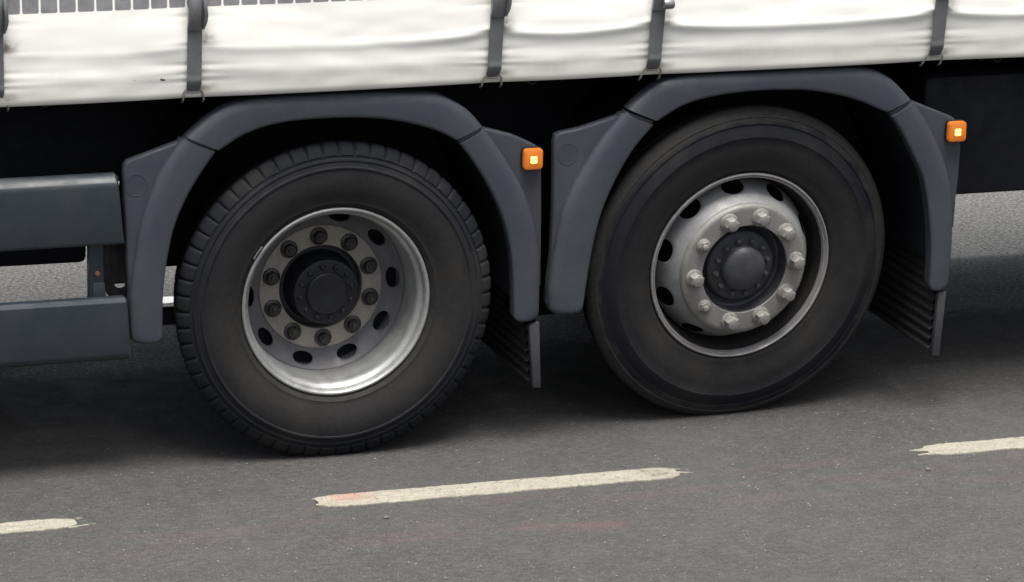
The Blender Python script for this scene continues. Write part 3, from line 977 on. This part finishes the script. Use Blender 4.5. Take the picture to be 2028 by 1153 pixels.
# --- wheels.  Local frame: hub centre at the origin, outboard is -Y
def tyre_mesh(name, R, prof, mat, lugs=0, zmin=-0.4985):
    n = lugs * 10 if lugs else 180
    rows = []
    for (r, y, kind) in prof:
        row = []
        for j in range(n):
            a = 2 * PI * j / n
            rr, yy = r, y
            if lugs and kind:
                if j % 10 == 0:
                    rr -= 0.0070 * kind
                    yy += (0.005 if y < 0.1 else -0.005) * min(1, kind)
                elif j % 10 in (1, 9):
                    rr -= 0.0022 * kind
            if not lugs and kind:
                rr += 0.0006 * math.sin(j * 2.1) * kind
            row.append((rr * math.cos(a), yy, max(rr * math.sin(a), zmin + max(0.0, R - 0.012 - r) * 0.25 if r > 0.46 else -9)))
        rows.append(row)
    return MB().grid(rows, True).mesh(name, mat, angle=32)


BACK = [(0.480, 0.165, 1), (0.474, 0.188, 1), (0.468, 0.205, 0), (0.44, 0.222, 0), (0.40, 0.232, 0), (0.36, 0.228, 0), (0.31, 0.21, 0), (0.295, 0.205, 0)]
PD = [(0.288, 0.012, 0), (0.299, 0.010, 0), (0.3035, 0.002, 0), (0.309, -0.006, 0), (0.318, -0.012, 0), (0.3215, -0.0155, 0), (0.326, -0.0155, 0), (0.334, -0.0175, 0), (0.352, -0.025, 0), (0.380, -0.031, 0),
      (0.408, -0.0325, 0), (0.430, -0.030, 0), (0.433, -0.032, 0), (0.438, -0.032, 0), (0.441, -0.028, 0), (0.453, -0.024, 0), (0.457, -0.0255, 0), (0.462, -0.024, 0), (0.4645, -0.0195, 0), (0.472, -0.0175, 0),
      (0.4745, -0.0195, .3), (0.484, -0.016, .7), (0.496, -0.0095, 1), (0.506, -0.001, 1), (0.5105, 0.008, 1), (0.511, 0.018, 1), (0.506, 0.032, .35), (0.494, 0.037, 0), (0.494, 0.048, 0), (0.501, 0.052, .2), (0.494, 0.10, .2), (0.486, 0.140, 1)] + BACK
PS = [(0.300, 0.012, 0), (0.313, 0.010, 0), (0.320, 0.002, 0), (0.326, -0.005, 0), (0.332, -0.008, 0), (0.340, -0.0085, 0), (0.356, -0.014, 0), (0.384, -0.021, 0), (0.414, -0.0235, 0), (0.440, -0.0215, 0), (0.444, -0.0235, 0), (0.449, -0.0225, 0), (0.466, -0.017, 0), (0.479, -0.010, 0),
      (0.483, -0.0085, 0), (0.485, -0.0115, 0), (0.497, -0.0085, 0), (0.5035, -0.005, 0), (0.507, -0.006, 0), (0.521, 0.002, 1), (0.530, 0.011, 1), (0.5345, 0.022, 1), (0.535, 0.034, 1), (0.533, 0.050, 0), (0.518, 0.053, 0), (0.518, 0.062, 0), (0.529, 0.065, 0), (0.522, 0.105, 0), (0.508, 0.108, 0), (0.508, 0.117, 0), (0.517, 0.12, 0)] + [(r + .015 if r > 0.45 else r, y, k) for r, y, k in BACK[:-1]] + [(0.308, 0.205, 0)]

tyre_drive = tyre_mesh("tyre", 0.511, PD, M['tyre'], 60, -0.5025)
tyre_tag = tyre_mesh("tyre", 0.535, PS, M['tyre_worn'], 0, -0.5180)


def disc_mesh(name, mat, r0, y0, r1, y1, rc, hr, ht, phase, n=10, thick=0.010, curve=0.0):
    """conical wheel disc with oval hand holes cut right through it"""
    m = MB()
    K = 24

    def P(th, s, dy=0.0):
        r = r0 + (r1 - r0) * s
        y = y0 + (y1 - y0) * s + curve * math.sin(PI * s) + dy
        return (r * math.cos(th), y, r * math.sin(th))
    sc_ = (rc - r0) / (r1 - r0)
    hs_ = hr / math.hypot(r1 - r0, y1 - y0)
    ha = ht / rc
    half = PI / n
    for kx in range(n):
        c = phase + 2 * PI * kx / n
        ring_o, ring_i, ring_m = [], [], []
        for q in range(K):
            a = 2 * PI * q / K
            ca, sa = math.cos(a), math.sin(a)
            f = 1 / max(abs(ca), abs(sa))
            oth, os_ = half * ca * f, 0.5 + 0.5 * sa * f
            ith, is_ = ha * ca, sc_ + hs_ * sa
            ring_o.append((oth, os_))
            ring_i.append((ith, is_))
        rowz = []
        for t in (0.0, 0.3, 0.6, 0.85, 1.0):
            rowz.append([P(c + ring_o[q][0] * (1 - t) + ring_i[q][0] * t, ring_o[q][1] * (1 - t) + ring_i[q][1] * t, (0.0 if t < 1 else 0.0012)) for q in range(K)])
        rowz.append([P(c + ring_i[q][0], ring_i[q][1], thick) for q in range(K)])
        m.grid(rowz, True)
    return m.mesh(name, mat, angle=40)


def nut_mesh(name, mat, washer, af, h, dome, stud=0.0):
    m = MB()
    m.lathe([(washer, 0.0), (washer, -0.004), (washer - 0.003, -0.0065), (af * 0.98, -0.008)], 24)
    prof = [(af * 1.06, -0.007), (af * 1.06, -h + 0.003), (af * 0.95, -h)]
    rows = []
    for r, y in prof:
        rows.append([(r * (1.0 if q % 2 == 0 else 0.88) * math.cos(2 * PI * q / 12), y, r * (1.0 if q % 2 == 0 else 0.88) * math.sin(2 * PI * q / 12)) for q in range(12)])
    m.grid(rows, True)
    top = [(af * 0.84, -h), (af * 0.80, -h - dome * 0.5), (af * 0.55, -h - dome * 0.9), (0.0005, -h - dome)]
    if stud:
        top = [(af * 0.84, -h), (stud, -h - 0.0005), (stud, -h - dome), (stud * 0.75, -h - dome - 0.0015), (0.0005, -h - dome - 0.0015)]
    m.lathe(top, 20)
    return m.mesh(name, mat, angle=35)


# drive wheel: deep dish seen from outside
rim_d = MB().lathe([(0.286, 0.022), (0.297, 0.012), (0.3025, 0.006), (0.3045, -0.001), (0.3035, -0.006), (0.2995, -0.0085), (0.2955, -0.0078), (0.2925, -0.004), (0.290, 0.003), (0.2885, 0.012), (0.286, 0.019),
                    (0.280, 0.025), (0.2745, 0.033), (0.2725, 0.046), (0.2735, 0.053), (0.2725, 0.060), (0.2695, 0.085), (0.267, 0.12), (0.2655, 0.140), (0.2665, 0.144), (0.2655, 0.149), (0.264, 0.235), (0.28, 0.25)], 144).mesh("rim", M['rim'], angle=40)
disc_d = disc_mesh("wheel_disc", M['disc'], 0.2005, 0.182, 0.2645, 0.146, 0.236, 0.0225, 0.0345, math.radians(-104 + 0), curve=0.012)
flange_d = MB().lathe([(0.136, 0.21), (0.136, 0.1775), (0.1375, 0.176), (0.196, 0.176), (0.2005, 0.178), (0.202, 0.1825), (0.2025, 0.19)], 96).mesh("wheel_flange", M['flange'], angle=35)
nut_d = nut_mesh("wheel_nut", M['darknut'], 0.0285, 0.0200, 0.027, 0.006, 0.0085)
hub_d = MB().lathe([(0.1345, 0.21), (0.1345, 0.20), (0.118, 0.198), (0.108, 0.18), (0.1065, 0.140), (0.1055, 0.122), (0.104, 0.113), (0.096, 0.1105), (0.070, 0.110), (0.0665, 0.106), (0.0655, 0.0985), (0.062, 0.0955), (0.030, 0.094), (0.018, 0.0965), (0.001, 0.0965)], 72).mesh("hub", M['hub'], angle=30)
bolt = nut_mesh("hub_bolt", M['hub'], 0.0095, 0.0075, 0.008, 0.002)

# tag wheel: convex disc, nearly flush with the rim edge
rim_t = MB().lathe([(0.300, 0.022), (0.312, 0.010), (0.3165, 0.004), (0.3175, -0.002), (0.316, -0.006), (0.3125, -0.0072), (0.3095, -0.005), (0.3085, -0.001), (0.3065, 0.001), (0.3045, -0.001), (0.302, -0.0005), (0.300, 0.004), (0.2985, 0.012)], 144).mesh("rim", M['lip'], angle=50)
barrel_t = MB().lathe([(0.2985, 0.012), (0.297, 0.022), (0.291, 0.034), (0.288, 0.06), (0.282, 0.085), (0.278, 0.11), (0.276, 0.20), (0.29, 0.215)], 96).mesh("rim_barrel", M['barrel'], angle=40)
disc_t = disc_mesh("wheel_disc", M['fdisc'], 0.2225, -0.018, 0.277, 0.085, 0.259, 0.0355, 0.0390, math.radians(60), curve=-0.010)
flange_t = MB().lathe([(0.1500, -0.030), (0.1500, -0.0345), (0.1515, -0.0368), (0.203, -0.037), (0.211, -0.0363), (0.2165, -0.0335), (0.2205, -0.028), (0.2225, -0.020), (0.223, -0.012)], 108).mesh("wheel_flange", M['fflange'], angle=35)
nut_t = nut_mesh("wheel_nut", M['nut'], 0.0305, 0.0218, 0.036, 0.0035)
nut_b = nut_mesh("wheel_nut", M['nut'], 0.0245, 0.0180, 0.014, 0.010, 0.0100)
hub_t = MB().lathe([(0.1495, -0.031), (0.1480, 0.020), (0.140, 0.024), (0.128, 0.020), (0.121, 0.008), (0.117, 0.000), (0.107, -0.006), (0.077, -0.008), (0.0745, -0.014), (0.073, -0.034), (0.066, -0.043), (0.058, -0.0475), (0.044, -0.0515), (0.024, -0.0535), (0.001, -0.054)], 72).mesh("hub", M['hubgrey'], angle=30)
bolt_t = nut_mesh("hub_bolt", M['hubgrey'], 0.0105, 0.0092, 0.014, 0.003)


def wheel(kind, loc, rot, detail=True):
    wh = link("wheel", None, truck, loc, rot)
    if kind == 'drive':
        link("tyre", tyre_drive, wh)
        link("rim", rim_d, wh)
        link("wheel_disc", disc_d, wh)
        link("wheel_flange", flange_d, wh)
        link("hub", hub_d, wh)
        for q in range(10):
            a = math.radians(93 + 36 * q)
            link("wheel_nut", nut_d, wh, (0.1675 * math.cos(a), 0.1765, 0.1675 * math.sin(a)), (0, random.uniform(0, 1), 0))
        for q in range(12):
            a = math.radians(10 + 30 * q)
            link("hub_bolt", bolt, wh, (0.0855 * math.cos(a), 0.1105, 0.0855 * math.sin(a)), (0, random.uniform(0, 1), 0))
        if detail:
            m = MB()
            pts = []
            for q in range(9):
                a = math.radians(141 + 8.5 * q / 8)
                pts.append((0.3125 * math.cos(a), -0.0125, 0.3125 * math.sin(a)))
            m.tube(pts, 0.0032, 8)
            m.obj("balance_weight", M['weight'], wh)
    else:
        link("tyre", tyre_tag, wh)
        link("rim", rim_t, wh)
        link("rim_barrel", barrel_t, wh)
        link("wheel_disc", disc_t, wh)
        link("wheel_flange", flange_t, wh)
        link("hub", hub_t, wh)
        for q in range(10):
            deg = 5 + 36 * q
            a = math.radians(deg)
            bare = deg in (149, 221)
            link("wheel_nut", nut_b if bare else nut_t, wh, (0.1800 * math.cos(a), -0.0368, 0.1800 * math.sin(a)), (0, random.uniform(0, 1), 0))
        for q in range(12):
            a = math.radians(12 + 30 * q)
            link("hub_bolt", bolt_t, wh, (0.0920 * math.cos(a), -0.0065, 0.0920 * math.sin(a)), (0, random.uniform(0, 1), 0))
    return wh


wheel('drive', (-0.0024, 0.0, 0.5035), (0, 0, 0))
wheel('tag', (1.3725, 0.047, 0.5195), (0.088, 0, 0.058))
wheel('drive', (0.33, YF - 0.04, 0.5035), (0, 0, PI), False)
wheel('tag', (1.68, YF - 0.10, 0.5075), (0, 0, PI))
